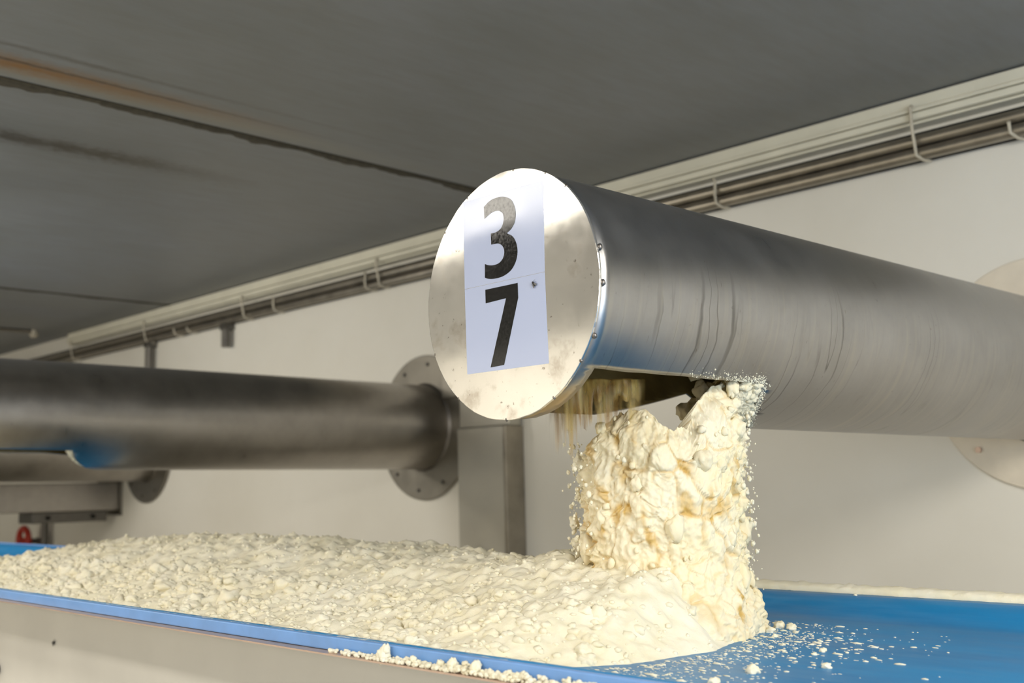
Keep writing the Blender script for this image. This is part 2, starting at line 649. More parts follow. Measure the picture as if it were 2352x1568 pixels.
X0, X1 = -8.0, 2.9
bm = bmesh.new()
box(bm, X0, X1, YW - 0.075, YW - 0.001, 1.150, 1.190)
obj('trunking_body', rel(bm, t), M['trunk'], t, bevel=0.003)
bm = bmesh.new()
box(bm, X0, X1, YW - 0.088, YW - 0.001, 1.138, 1.147)
obj('lid_lip', rel(bm, t), M['trunk'], t, bevel=0.002)
bm = bmesh.new()
box(bm, X0, X1, YW - 0.082, YW - 0.001, 1.113, 1.135)
obj('lower_channel', rel(bm, t), M['trunk'], t, bevel=0.003)
bm = bmesh.new()
box(bm, X0, X1, YW - 0.060, YW - 0.001, 1.104, 1.111)
obj('bottom_strip', rel(bm, t), M['trunk'], t, bevel=0.001)

t = thing('conduit_run', 'pair of dull steel conduits clipped to the wall under the white trunking', 'conduit', (-3, YW, 1.0))
for zc, yc, rr in ((1.050, YW - 0.050, 0.020), (1.007, YW - 0.050, 0.021)):
    bm = bmesh.new()
    tube(bm, [(-11.5, yc, zc), (2.9, yc, zc)], rr, 20)
    obj('conduit_tube', rel(bm, t), M['conduit'], t, smooth=True)
bm = bmesh.new()
box(bm, -11.5, 2.9, YW - 0.024, YW - 0.001, 0.992, 1.086)
obj('gap_shade_strip', rel(bm, t), M['dark'], t)  # dark strip that puts the shade between trunking and conduits into colour
# J-shaped clips over trunking and conduits
for cx, ztop, long_ in ((-1.44, 1.157, 1), (-2.20, 1.09, 0), (-1.15, 1.03, 0), (-4.21, 1.125, 1), (-4.32, 1.075, 0), (-5.49, 1.118, 1), (-5.17, 1.07, 0), (-6.73, 1.122, 1), (-6.33, 1.03, 0), (-6.16, 1.02, 0), (0.4, 1.157, 1), (-7.9, 1.12, 1)):
    bm = bmesh.new()
    yo = YW - (0.096 if long_ else 0.080)
    pts = [(cx, YW - 0.085, ztop), (cx, yo, ztop - 0.006), (cx, yo + 0.004, 1.075), (cx, YW - 0.082, 1.03), (cx, YW - 0.076, 0.998), (cx + 0.012, YW - 0.055, 0.984), (cx + 0.02, YW - 0.02, 0.985)]
    pts = [p for p in pts if p[2] <= ztop + 0.001]
    tube(bm, pts, 0.0055, 8)
    obj('conduit_clip', rel(bm, t), M['clip'], t, smooth=True)
# drop rods below the conduits
for cx, z0 in ((-6.74, 0.72), (-5.75, 0.85)):
    bm = bmesh.new()
    box(bm, cx - 0.03, cx + 0.03, YW - 0.07, YW - 0.002, 0.955, 0.992)
    tube(bm, [(cx, YW - 0.045, 0.96), (cx, YW - 0.045, z0)], 0.026, 10)
    obj('drop_rod', rel(bm, t), M['dark_steel'], t)

# ------------------------------------------------------------------ pipes
L0 = Vector((-1.2154, 1.2, 0.3016))


def frame(c0, c1):
    ax = (c1 - c0).normalized()
    ex = ax.cross(Vector((0, 0, 1))).normalized()
    ez = ex.cross(ax).normalized()
    return ax, ex, ez


def pipe_shell(c0, ax, ex, ez, R, L, hole, ns=90, na=120):
    """tube wall as a triangulated (along, around) sheet with the outlet cut out; seam at the top"""
    a0 = pi / 2          # seam angle
    pts = []
    for i in range(ns + 1):
        for j in range(na + 1):
            pts.append(Vector((L * i / ns, -2 * pi * j / na)))
    loop = []
    for s, d in hole:
        a = radians(d)            # degrees in -270..90, stored as offset from seam
        loop.append(Vector((s, a - a0)))
    pts2 = [p for p in pts]

    def inside(p):
        k = False
        n = len(loop)
        for i in range(n):
            a, b = loop[i], loop[i - 1]
            if (a.y > p.y) != (b.y > p.y) and p.x < (b.x - a.x) * (p.y - a.y) / (b.y - a.y) + a.x:
                k = not k
        return k

    def near(p):
        for i in range(len(loop)):
            a, b = loop[i - 1], loop[i]
            d = b - a
            tt = max(0, min(1, (p - a).dot(d) / max(1e-12, d.dot(d))))
            q = (p - (a + d * tt))
            if (q.x) ** 2 + (q.y * R) ** 2 < 0.004 ** 2:
                return True
        return False
    if loop:
        pts2 = [p for p in pts if not inside(p) and not near(p)]
        n0 = len(pts2)
        pts2 += loop
        edges = [(n0 + i, n0 + (i + 1) % len(loop)) for i in range(len(loop))]
    else:
        edges = []
    v, e, f, *_ = delaunay_2d_cdt(pts2, edges, [], 0, 1e-7)
    bm = bmesh.new()
    uvl = bm.loops.layers.uv.new('UVMap')
    vs = []
    for p in v:
        a = p.y + a0
        vs.append(bm.verts.new(c0 + ax * p.x + ex * (R * cos(a)) + ez * (R * sin(a))))
    for tri in f:
        c = sum((v[k] for k in tri), Vector((0, 0))) / len(tri)
        if loop and inside(c):
            continue
        try:
            fc = bm.faces.new([vs[k] for k in tri])
        except ValueError:
            continue
        fc.smooth = True
        for lp, k in zip(fc.loops, tri):
            lp[uvl].uv = (v[k].x, (v[k].y + a0) / (2 * pi))
    bmesh.ops.remove_doubles(bm, verts=bm.verts, dist=1e-5)
    bmesh.ops.recalc_face_normals(bm, faces=bm.faces)
    # normals outwards
    fc = next(iter(bm.faces))
    m = fc.calc_center_median() - c0
    if (m - ax * m.dot(ax)).dot(fc.normal) < 0:
        bmesh.ops.reverse_faces(bm, faces=bm.faces)
    return bm


def outlet(s0=0.036, slanted=True):
    """outline of the outlet cut under a pipe: (metres from the cap, degrees)"""
    pts = []
    N = 40
    for i in range(N + 1):                       # right lip, cap to far end
        s = s0 + (0.478 - s0) * i / N
        pts.append((s, -41.6 + 0.5 * noise.noise(Vector((s * 14, 0, 0)))))
    for s, d in ((0.484, -46), (0.494, -52), (0.508, -57), (0.53, -64), (0.565, -75), (0.61, -84), (0.648, -96), (0.668, -112), (0.672, -128), (0.648, -143.3)):
        pts.append((s + 0.002 * noise.noise(Vector((d * 0.4, 1, 2))), d))
    if not slanted:
        return [q for q in pts if q[1] > -130] + [(0.60, -135), (0.478, -139), (0.25, -139.5), (s0, -139)] + [(s0, d) for d in range(-131, -42, 8)]
    for i in range(1, 16):                       # slanting left lip back towards the cap
        k = i / 15
        pts.append((0.648 - 0.36 * k, -143.3 + 27 * k))
    for s in (0.22, 0.15, 0.09):
        pts.append((s, -116))
    pts.append((s0, -116))
    for d in range(-108, -42, 8):
        pts.append((s0, d))
    return pts


def bolt(bm, c, ax, r, h):
    ref = Vector((0, 0, 1))
    n1 = ax.cross(ref).normalized()
    n2 = ax.cross(n1)
    a = [bm.verts.new(c + r * (cos(k * pi / 3) * n1 + sin(k * pi / 3) * n2)) for k in range(6)]
    b = [bm.verts.new(v.co - ax * h) for v in a]
    for k in range(6):
        bm.faces.new((a[k], a[(k + 1) % 6], b[(k + 1) % 6], b[k]))
    bm.faces.new(b)
    bmesh.ops.recalc_face_normals(bm, faces=bm.faces)


def make_pipe(label, c0, c1, mats, R=0.2, flange_R=0.345, slanted=True, nm='discharge_pipe'):
    t = thing(nm, label, 'pipe', tuple(c1), 'steel discharge pipes through the back wall')
    ax, ex, ez = frame(c0, c1)
    L = (c1 - c0).length
    bm = pipe_shell(c0, ax, ex, ez, R, L, outlet(slanted=slanted))
    sh = obj('pipe_shell', rel(bm, t), mats[0], t)
    so = sh.modifiers.new('wall', 'SOLIDIFY')
    so.thickness = 0.003
    so.offset = -1
    sh.data.materials.append(M['coated'])
    so.material_offset = 1
    bm = bmesh.new()
    disc_prism(bm, c1, ax, ex, ez, flange_R, -0.014, -0.002, 96, 0, R + 0.0005)
    fl = obj('wall_flange', rel(bm, t), mats[1], t, smooth=True, bevel=0.002)
    for k in range(10):
        a = 2 * pi * (k + 0.3) / 10
        p = c1 + (ex * cos(a) + ez * sin(a)) * (flange_R * 0.87)
        bm = bmesh.new()
        bolt(bm, p - ax * 0.013, ax, 0.010, 0.008)
        obj('flange_bolt', rel(bm, t), M['dark_steel'] if mats[1] != M['flange_pale'] else M['ledge'], fl)
    # weld fillet between pipe and flange
    bm = bmesh.new()
    ring = []
    for rr, tt in ((R + 0.0005, -0.026), (R + 0.011, -0.0135)):
        ring.append([bm.verts.new(c1 + ax * (tt + 0.0015 * noise.noise(Vector((k * .9, tt, 0)))) + (ex * cos(2 * pi * k / 72) + ez * sin(2 * pi * k / 72)) * rr) for k in range(72)])
    for k in range(72):
        bm.faces.new((ring[0][k], ring[0][(k + 1) % 72], ring[1][(k + 1) % 72], ring[1][k]))
    bmesh.ops.recalc_face_normals(bm, faces=bm.faces)
    obj('weld_seam', rel(bm, t), M['weld'], t, smooth=True)
    return t, ax, ex, ez


# --- pipe 37
pt, AX, EX, EZ = make_pipe('large steel pipe with end cap numbered 37 pouring curd onto the conveyor', L0, Vector((-1.14, YW, 0.283)), (M['pipe'], M['flange_pale']))


def on_cap(u, v, d=0.0):
    return L0 + EX * u + EZ * v - AX * (0.004 + d)


bm = bmesh.new()
disc_prism(bm, L0, AX, EX, EZ, 0.203, -0.004, 0.0005, 160, 0.0009)
obj('end_cap', rel(bm, pt), M['cap'], pt, bevel=0.0009, label='flat scuffed steel end cap')
# weld beads round the rim of the cap
for a in (12, -3.5, -26, 47, 62, 84, 118, 140, 203, 232, 268, 300, 322):
    bm = bmesh.new()
    r = 0.0048 if a in (12, -3.5, -26) else 0.0030
    ca = radians(a)
    c = L0 + (EX * cos(ca) + EZ * sin(ca)) * (0.2025 if r > 0.004 else 0.2015) + AX * (0.003 if r > 0.004 else -0.002)
    lump(bm, c, r, a + 9, (1, 0.9, 1.15), 2, 0.2)
    obj('weld_bead', rel(bm, pt), M['weld'], pt, smooth=True, sharp=80)

# number sheets (two stacked) with cut-out numerals
THREE = [(-0.0513, 0.154), (-0.0347, 0.1613), (-0.0136, 0.1625), (0.0024, 0.1591), (0.0162, 0.151), (0.0239, 0.1373), (0.0256, 0.1244), (0.0223, 0.1121), (0.0136, 0.1033), (0.0037, 0.0987), (0.0175, 0.0908), (0.0259, 0.0776), (0.028, 0.0627), (0.0234, 0.0484), (0.0118, 0.0364), (-0.0076, 0.0297), (-0.0292, 0.029), (-0.0432, 0.0312), (-0.0515, 0.0343), (-0.051, 0.0572), (-0.0417, 0.0535), (-0.0286, 0.0516), (-0.0155, 0.0533), (-0.0063, 0.0599), (-0.0031, 0.0697), (-0.0067, 0.0788), (-0.0169, 0.0854), (-0.0347, 0.0869), (-0.0352, 0.1055), (-0.022, 0.1054), (-0.0106, 0.1094), (-0.0048, 0.1172), (-0.0032, 0.1267), (-0.0069, 0.1351), (-0.0176, 0.1403), (-0.033, 0.1399), (-0.0505, 0.1332)]
SHARP3 = {0, 9, 18, 19, 27, 28, 36}
SEVEN = [(-0.0511, 0.014), (0.027, 0.0135), (0.0275, -0.0107), (-0.0084, -0.1143), (-0.0411, -0.1152), (-0.0009, -0.0072), (-0.0507, -0.0086)]


def smooth_outline(P, sharp, k=5):
    out = []
    n = len(P)
    for i in range(n):
        p1, p2 = Vector(P[i]), Vector(P[(i + 1) % n])
        p0 = Vector(P[i - 1]) if i not in sharp else p1 * 2 - p2
        p3 = Vector(P[(i + 2) % n]) if (i + 1) % n not in sharp else p2 * 2 - p1
        if i in sharp and (i + 1) % n in sharp:
            out.append(p1)
            continue
        for q in range(k):
            t = q / k
            out.append(0.5 * ((2 * p1) + (p2 - p0) * t + (2 * p0 - 5 * p1 + 4 * p2 - p3) * t * t + (3 * p1 - p0 - 3 * p2 + p3) * t ** 3))
    return out


def plate(bm, outline, d0, d1):
    top = [bm.verts.new(on_cap(p[0], p[1], d1)) for p in outline]
    bot = [bm.verts.new(on_cap(p[0], p[1], d0)) for p in outline]
    n = len(outline)
    for i in range(n):
        bm.faces.new((top[i], top[(i + 1) % n], bot[(i + 1) % n], bot[i]))
    for tri in tessellate_polygon([[Vector((p[0], p[1], 0)) for p in outline]]):
        bm.faces.new([top[k] for k in tri])
        bm.faces.new([bot[k] for k in reversed(tri)])
    bmesh.ops.recalc_face_normals(bm, faces=bm.faces)


def grid_sheet(bm, A, B, C, D, d0, d1, n=14):
    """quad sheet A (top left) B (top right) C (bottom right) D, faintly wavy vinyl"""
    g = []
    for i in range(n + 1):
        row = []
        for j in range(n + 1):
            u, v = j / n, i / n
            p = (Vector(A) * (1 - u) + Vector(B) * u) * (1 - v) + (Vector(D) * (1 - u) + Vector(C) * u) * v
            row.append(p)
        g.append(row)
    out = [g[0][j] for j in range(n)] + [g[i][n] for i in range(n)] + [g[n][j] for j in range(n, 0, -1)] + [g[i][0] for i in range(n, 0, -1)]
    plate(bm, out, d0, d1)


for q, num, sh in ((((-0.1053, 0.1735), (0.0898, 0.1672), (0.0879, 0.0217), (-0.1037, 0.0230)), 'THREE', SHARP3), (((-0.1037, 0.0224), (0.0879, 0.0211), (0.0926, -0.1219), (-0.0999, -0.1212)), 'SEVEN', set(range(7)))):
    bm = bmesh.new()
    grid_sheet(bm, *q, 0.0, 0.0004)
    s = obj('number_sheet', rel(bm, pt), M['sheet'], pt, label='white vinyl sheet with a black numeral')
    bm = bmesh.new()
    plate(bm, smooth_outline(THREE if num == 'THREE' else SEVEN, sh), 0.0004, 0.0007)
    obj('numeral', rel(bm, pt), M['ink'], s, label='black numeral ' + ('3' if num == 'THREE' else '7'))


# --- fly on the sheet and fly on the side panel
def make_fly(label, pos, n, up, size, spin):
    """n: outward normal of the surface, up: a direction on it"""
    t = thing('fly', label, 'fly', tuple(pos))
    n = n.normalized()
    up = (up - n * up.dot(n)).normalized()
    sd = up.cross(n)
    m = Matrix((sd, up, n)).transposed() @ Matrix.Rotation(spin, 3, 'Z')
    k = size

    def put(bm):
        for v in bm.verts:
            v.co = m @ (v.co * k)
        return bm
    bm = bmesh.new()
    lump(bm, (0, -0.16, 0.16), 0.2, 3, (0.8, 1.35, 0.7), 2, 0.06)
    lump(bm, (0, 0.14, 0.18), 0.16, 5, (0.95, 1.1, 0.9), 2, 0.06)
    lump(bm, (0, 0.36, 0.17), 0.12, 8, (1.15, 0.8, 0.9), 2, 0.05)
    obj('body', put(bm), M['fly'], t, smooth=True, sharp=80)
    for sx in (-1, 1):
        bm = bmesh.new()
        out = [(0.05, 0.16), (0.22, 0.02), (0.36, -0.28), (0.34, -0.48), (0.22, -0.52), (0.10, -0.3)]
        a = [bm.verts.new((sx * x, y, 0.24 - 0.1 * x)) for x, y in out]
        b = [bm.verts.new((sx * x, y, 0.25 - 0.1 * x)) for x, y in out]
        for i in range(6):
            bm.faces.new((a[i], a[(i + 1) % 6], b[(i + 1) % 6], b[i]))
        bm.faces.new(a)
        bm.faces.new(b)
        bmesh.ops.recalc_face_normals(bm, faces=bm.faces)
        obj('wing', put(bm), M['wing'], t)
        for q, (y0, y1) in enumerate(((0.2, 0.42), (0.1, 0.06), (0.02, -0.36))):
            bm = bmesh.new()
            tube(bm, [(sx * 0.1, y0, 0.12), (sx * 0.3, (y0 + y1) / 2, 0.22), (sx * 0.46, y1, 0.01)], [0.022, 0.018, 0.012], 6)
            obj('leg', put(bm), M['fly'], t)
    return t


make_fly('small black fly sitting on the white number sheet beside the numeral 7', on_cap(0.0655, 0.0055, 0.0004), -AX, EZ, 0.0115, radians(38))

# --- other two pipes
lp, a1, e1, z1 = make_pipe('long dull steel pipe crossing the left half with open outlet near the frame edge', Vector((-4.03, 1.13, 0.293)), Vector((-3.96, YW, 0.275)), (M['oldpipe'], M['flange']), slanted=False)
bm = bmesh.new()
disc_prism(bm, Vector((-4.03, 1.13, 0.293)), a1, e1, z1, 0.203, -0.004, 0.0005, 96, 0.0009)
obj('end_cap', rel(bm, lp), M['cap'], lp)
F = Field(77)
rnd = random.Random(77)
for k in range(160):
    a = radians(rnd.uniform(-95, -42))
    s = interp([(-96, 0.648), (-84, 0.61), (-75, 0.565), (-64, 0.53), (-57, 0.508), (-46, 0.484), (-41, 0.478)], math.degrees(a)) + rnd.uniform(-0.012, 0.05)
    r = rnd.uniform(0.006, 0.016)
    F.lump(Vector((-4.03, 1.13, 0.293)) + a1 * s + (e1 * cos(a) + z1 * sin(a)) * (0.194 - r * 1.1), r, (1, 1, 1), 2)
F.build('curd_residue', M['curd'], 'curd residue caked in the outlet mouth of the long left pipe')
fp, a2, e2, z2 = make_pipe('farthest steel pipe, mostly hidden behind the long left pipe', Vector((-6.87, 1.0, 0.293)), Vector((-6.82, YW, 0.275)), (M['oldpipe'], M['flange']), slanted=False)
bm = bmesh.new()
disc_prism(bm, Vector((-6.87, 1.0, 0.293)), a2, e2, z2, 0.203, -0.004, 0.0005, 96, 0.0009)
obj('end_cap', rel(bm, fp), M['cap'], fp)

# --- steel box and post right of the left flange
t = thing('steel_post', 'square steel post with wider box on top, against the wall behind the numbered cap', 'post', (-3.45, YW, ZF))
bm = bmesh.new()
box(bm, -3.622, -3.322, YW - 0.10, YW - 0.002, ZF, 0.247)
obj('post_duct', rel(bm, t), M['steel'], t, bevel=0.004)
bm = bmesh.new()
box(bm, -3.321, -3.300, YW - 0.11, YW - 0.002, ZF, 0.247)
obj('edge_strip', rel(bm, t), M['conduit'], t, bevel=0.003)
bm = bmesh.new()
box(bm, -3.622, -3.30, YW - 0.085, YW - 0.016, 0.2475, 0.62)
obj('box_body', rel(bm, t), M['steel'], t, bevel=0.006)
bm = bmesh.new()
box(bm, -3.80, -3.622, YW - 0.034, YW - 0.0165, 0.40, 0.62)
obj('side_plate', rel(bm, t), M['flange'], t, bevel=0.004)

# --- duct and valve at far left
t = thing('square_duct', 'grey square duct under the farthest pipe at the left edge', 'duct', (-7.2, YW, -0.05))
bm = bmesh.new()
box(bm, -7.52, -7.22, 1.8, YW - 0.012, -0.112, 0.074)
obj('duct_body', rel(bm, t), M['oldpipe'], t, bevel=0.006)
bm = bmesh.new()
box(bm, -7.56, -7.18, YW - 0.012, YW - 0.001, -0.15, 0.10)
obj('duct_flange', rel(bm, t), M['flange'], t, bevel=0.002)
bm = bmesh.new()
box(bm, -7.48, -7.24, 2.75, 3.25, -0.185, -0.112)
obj('support_bracket', rel(bm, t), M['dark_steel'], t, bevel=0.008)
for yy in (2.85, 3.15):
    bm = bmesh.new()
    bolt(bm, Vector((-7.238, yy, -0.15)), Vector((-1, 0, 0)), 0.016, 0.012)
    obj('bracket_bolt', rel(bm, t), M['dark'], t)

t = thing('valve', 'red handwheel valve on a thin riser at the lower left wall', 'valve', (-8.3, YW, ZF))
bm = bmesh.new()
tube(bm, [(-8.36, YW - 0.06, ZF), (-8.36, YW - 0.06, 0.05)], 0.028, 12)
obj('riser_pipe', rel(bm, t), M['dark_steel'], t, smooth=True)
bm = bmesh.new()
c = Vector((-8.5, YW - 0.16, -0.345))
tube(bm, [c + Vector((0.10 * cos(k * pi / 16), 0, 0.10 * sin(k * pi / 16))) for k in range(33)], 0.022, 10, False)
for k in range(3):
    a = k * 2 * pi / 3 + 0.5
    tube(bm, [c, c + Vector((0.1 * cos(a), 0, 0.1 * sin(a)))], 0.014, 8)
obj('handwheel', rel(bm, t), M['red'], t, smooth=True)
bm = bmesh.new()
tube(bm, [c, c + Vector((0, 0.10, 0))], 0.02, 10)
tube(bm, [c + Vector((0, 0.10, 0)), c + Vector((0.14, 0.10, 0))], 0.025, 10)
obj('valve_stem', rel(bm, t), M['dark_steel'], t, smooth=True)

t = thing('sprinkler', 'tiny white sprinkler head under the dark far end of the ceiling', 'sprinkler', (-7.98, 3.0, ZC))
bm = bmesh.new()
tube(bm, [(0, 0, 0), (0, 0, -0.03)], 0.022, 10)
tube(bm, [(0, 0, -0.03), (0, 0, -0.055)], [0.035, 0.02], 10)
obj('sprinkler_head', bm, M['clip'], t, smooth=True)
bm = bmesh.new()
tube(bm, [(0, 0.0, -0.012), (0, -2.2, -0.012)], 0.012, 8)
obj('feed_pipe', bm, M['conduit'], t, smooth=True)

# ------------------------------------------------------------------ conveyor
BX0, BX1 = -8.0, 1.6


def belt_z(y):
    """shallow trough"""
    e = 0.10
    lo, hi = 1.0, 1.945
    d = min(y - lo, hi - y)
    return -0.262 + 0.034 * (1 - sstep(0.0, 0.13, d))


cv = thing('conveyor', 'blue trough belt conveyor with steel side panel carrying the curd', 'conveyor', (-1.2, 1.47, ZF))
prof = [1.0 + 0.945 * k / 48 for k in range(49)]
bm = bmesh.new()
rows = []
for i in range(61):
    x = BX0 + (BX1 - BX0) * i / 60
    rows.append([bm.verts.new((x, y, belt_z(y))) for y in prof])
for a, b in zip(rows, rows[1:]):
    for k in range(48):
        bm.faces.new((a[k], b[k], b[k + 1], a[k + 1]))
bmesh.ops.recalc_face_normals(bm, faces=bm.faces)
bo = obj('belt', rel(bm, cv), M['belt'], cv, smooth=True, label='blue plastic trough belt')
so = bo.modifiers.new('thickness', 'SOLIDIFY')
so.thickness = 0.003
so.offset = 0
# object coordinates of the belt are relative to the conveyor's foot: shift the pattern back
for y0, y1, nm in ((0.988, 0.9985, 'near'), (1.9465, 1.957, 'far')):
    bm = bmesh.new()
    box(bm, BX0, BX1, y0, y1, -0.2465, -0.2262 if nm == 'near' else -0.222)
    obj('side_strip', rel(bm, cv), M['strip'], cv, bevel=0.002, label='pale blue plastic side strip')
for y0, y1 in ((0.968, 1.03), (1.92, 1.985)):
    bm = bmesh.new()
    box(bm, BX0, BX1, y0, y1, -0.2495, -0.2470)
    obj('side_ledge', rel(bm, cv), M['ledge'], cv)
for y0, y1 in ((1.155, 1.165), (1.80, 1.81)):
    bm = bmesh.new()
    box(bm, BX0, BX1, y0, y1, -0.78, -0.268)
    obj('side_panel', rel(bm, cv), M['panel'], cv, label='pale steel side panel set back under the ledge')
bm = bmesh.new()
box(bm, BX0, BX1, 1.10, 1.86, -0.268, -0.2655)
obj('tray', rel(bm, cv), M['steel'], cv)
for sy in (1.03, 1.92):
    bm = bmesh.new()
    ya, yb = (1.03, 1.10) if sy < 1.5 else (1.92, 1.86)
    for x in (0,):
        vs = [bm.verts.new(p) for p in ((BX0, ya, -0.2495), (BX1, ya, -0.2495), (BX1, yb, -0.268), (BX0, yb, -0.268))]
        bm.faces.new(vs)
    g = obj('tray_wing', rel(bm, cv), M['steel'], cv)
    s_ = g.modifiers.new('t', 'SOLIDIFY')
    s_.thickness = 0.002
for lx in (-7.2, -5.2, -3.2, -1.2, 0.8):
    for ly in (1.19, 1.75):
        bm = bmesh.new()
        box(bm, lx - 0.03, lx + 0.03, ly - 0.022, ly + 0.022, ZF, -0.5)
        obj('leg', rel(bm, cv), M['steel'], cv, bevel=0.003)
for c in ((-3.249, 1.155, -0.482),):
    bm = bmesh.new()
    bolt(bm, Vector(c), Vector((0, 1, 0)), 0.014, 0.012)
    bolt(bm, Vector(c) + Vector((0.006, -0.012, -0.006)), Vector((0, 1, 0)), 0.008, 0.02)
    obj('panel_bolt', rel(bm, cv), M['dark'], cv)

make_fly('small black fly on the pale steel side panel below the blue strip', Vector((-2.866, 1.155, -0.3775)), Vector((0, -1, 0)), Vector((0, 0, 1)), 0.016, radians(-60))

# ------------------------------------------------------------------ curd heap on the belt
CREST = [(-4.5, 0.008), (-4.2, 0.012), (-4.0, 0.012), (-3.8, 0.022), (-3.65, 0.064), (-3.4, 0.104), (-3.1, 0.124), (-2.57, 0.137), (-2.13, 0.134), (-1.9, 0.123), (-1.65, 0.118), (-1.5, 0.112), (-1.36, 0.122), (-1.0, 0.122)]
TOE = [(1.0, -1.12), (1.05, -1.08), (1.23, -0.97), (1.40, -0.955), (1.55, -1.0), (1.67, -1.075), (1.78, -1.15), (1.9, -1.3)]


def heap_h(x, y):
    """height over the belt floor without the lumps"""
    far = 1.86 - 0.42 * sstep(-3.3, -4.0, x)
    t = (y - 0.99) / (far - 0.99)
    if t <= 0 or t >= 1:
        base = -0.02
    else:
        a = sstep(0, 0.62, t) if t < 0.62 else 1 - sstep(0.62, 1.0, t) ** 1.3
        base = interp(CREST, x) * (0.17 * min(1, t * 14) * min(1, (1 - t) * 14) + 0.83 * a)
    toe = interp(TOE, y)
    fall = sstep(0.0, 0.17, toe - x)
    return base * fall - 0.012 * (1 - fall)


def heap_z(x, y):
    p = Vector((x, y, 0))
    h = heap_h(x, y)
    k = max(0.0, min(1.0, h / 0.05))
    d = 0.010 * noise.noise(p * 6 + Vector((3, 1, 0))) + 0.012 * noise.noise(p * 14) + 0.012 * abs(noise.noise(p * 28)) + 0.009 * noise.noise(p * 60)
    # clods: cells standing proud of their neighbours
    dist, pos = noise.voronoi(Vector((x * 24, y * 30, 1.7)))
    c = noise.cell(Vector(pos[0]) * 3.1)
    d += 0.010 * c * max(0.0, 1 - dist[0] * 1.5)
    return max(belt_z(max(1.0, min(1.945, y))) - 0.006, -0.262 + h + d * (0.25 + 0.75 * k) * (1 if h > 0 else 0.4))


F = Field(11)
xs_ = []
x = -4.9
while x < -0.90:
    xs_.append(x)
    x += 0.012 if x < -3 else (0.008 if x < -2 else 0.0055)
ny = 130
vv, ff = [], []
for x in xs_:
    for j in range(ny + 1):
        y = 0.9995 + (1.93 - 0.9995) * j / ny
        vv.append((x, y, heap_z(x, y)))
for i in range(len(xs_) - 1):
    for k in range(ny):
        p = i * (ny + 1) + k
        q = p + ny + 1
        ff += [(p, q, q + 1), (p, q + 1, p + 1)]
F.add(vv, ff)
rnd = random.Random(11)
n_l = 0
while n_l < 3800:
    x = rnd.uniform(-4.6, -0.96)
    y = rnd.uniform(1.015, 1.84)
    if heap_h(x, y) < 0.004:
        continue
    nearside = y < 1.27
    if rnd.random() > (1.0 if nearside else ((0.5 if x > -1.7 else 0.22) if y < 1.62 else 0.4)):
        continue
    n_l += 1
    r = 0.003 + rnd.expovariate(1 / 0.0045)
    r = min(r, 0.022 if x < -1.9 and nearside else 0.013)
    if y < 1.06:
        r = min(r, 0.009)
    if not nearside:
        r *= 0.8
    F.lump((x, y, heap_z(x, y) - r * (0.25 if nearside else 0.5)), r, (rnd.uniform(0.9, 1.5), rnd.uniform(0.8, 1.1), rnd.uniform(0.6, 0.95)), 3 if r > 0.011 else (2 if r > 0.0055 else 1))
n_l = 0
while n_l < 2600:
    x = rnd.uniform(-4.5, -0.97)
    y = rnd.uniform(1.04, 1.84)
    if heap_h(x, y) < 0.004:
        continue
    n_l += 1
    r = rnd.uniform(0.002, 0.005)
    F.lump((x, y, heap_z(x, y)), r, (1.2, 1, 0.9), 1)
F.build('curd_heap', M['curd'], 'long heap of crumbly cream curd lying on the blue conveyor belt')

# crust of curd on the near ledge and on the far rim
F = Field(5)
rnd = random.Random(5)
for k in range(900):
    u = rnd.random()
    x = -1.40 + 0.62 * u
    if rnd.random() > sstep(-1.40, -1.12, x) * (1 - 0.75 * sstep(-0.97, -0.95, x) * sstep(-0.90, -0.92, x)) + 0.12:
        continue
    hgt = 0.012 * (0.35 + 0.65 * abs(noise.noise(Vector((x * 17, 0, 0))))) * sstep(-1.40, -1.0, x) + 0.002
    r = rnd.uniform(0.0015, 0.0042)
    y = rnd.uniform(0.970, 0.986)
    F.lump((x, y, -0.2468 + r * 0.5 + rnd.random() * hgt * (0.4 + 0.6 * (y - 0.970) / 0.016)), r, (1.2, 0.9, 0.9), 2)
for k, (x, z, r) in enumerate(((-1.262, -0.2375, 0.0105), (-1.258, -0.231, 0.007), (-1.27, -0.242, 0.009), (-1.198, -0.2405, 0.006), (-1.115, -0.238, 0.008), (-1.07, -0.238, 0.009), (-1.14, -0.24, 0.006))):
    F.lump((x, 0.979, z), r, (0.9, 0.8, 1.1), 3)
F.build('curd_crust', M['curd'], 'crumbly curd crust piled on the near steel ledge below the blue strip')
bm = bmesh.new()
rows = []
for i in range(520):
    x = -4.2 + 5.0 * i / 519
    fade = 1 - sstep(-0.75, -0.35, x + 0.1 * noise.noise(Vector((x * 9, 0, 0))))
    ar = []
    for j, (y, z) in enumerate(((1.9425, -0.2275), (1.9425, -0.2195), (1.950, -0.2145), (1.958, -0.213), (1.968, -0.2115), (1.980, -0.2165), (1.984, -0.2475))):
        nn = 0.0035 * noise.noise(Vector((x * 40, j * 0.7, 2))) + 0.003 * noise.noise(Vector((x * 110, j * 1.3, 8)))
        zz = z + nn * (0.3 if j in (0, 6) else 1)
        if 0 < j < 6:
            zz = -0.2235 + (zz + 0.2235) * fade - 0.004 * (1 - fade)
        yy = y + (0.003 * noise.noise(Vector((x * 60, j, 5))) if j < 2 else 0)
        if j == 0:
            zz = -0.2205 + (zz + 0.2205) * fade - 0.006 * (1 - fade)
        ar.append(bm.verts.new((x, yy + (0.006 if j < 2 else 0) * (1 - fade), zz)))
    rows.append(ar)
for a, b in zip(rows, rows[1:]):
    for k in range(6):
        f = bm.faces.new((a[k], b[k], b[k + 1], a[k + 1]))
        f.smooth = True
bmesh.ops.recalc_face_normals(bm, faces=bm.faces)
o = obj('curd_crust', bm, M['curd'])
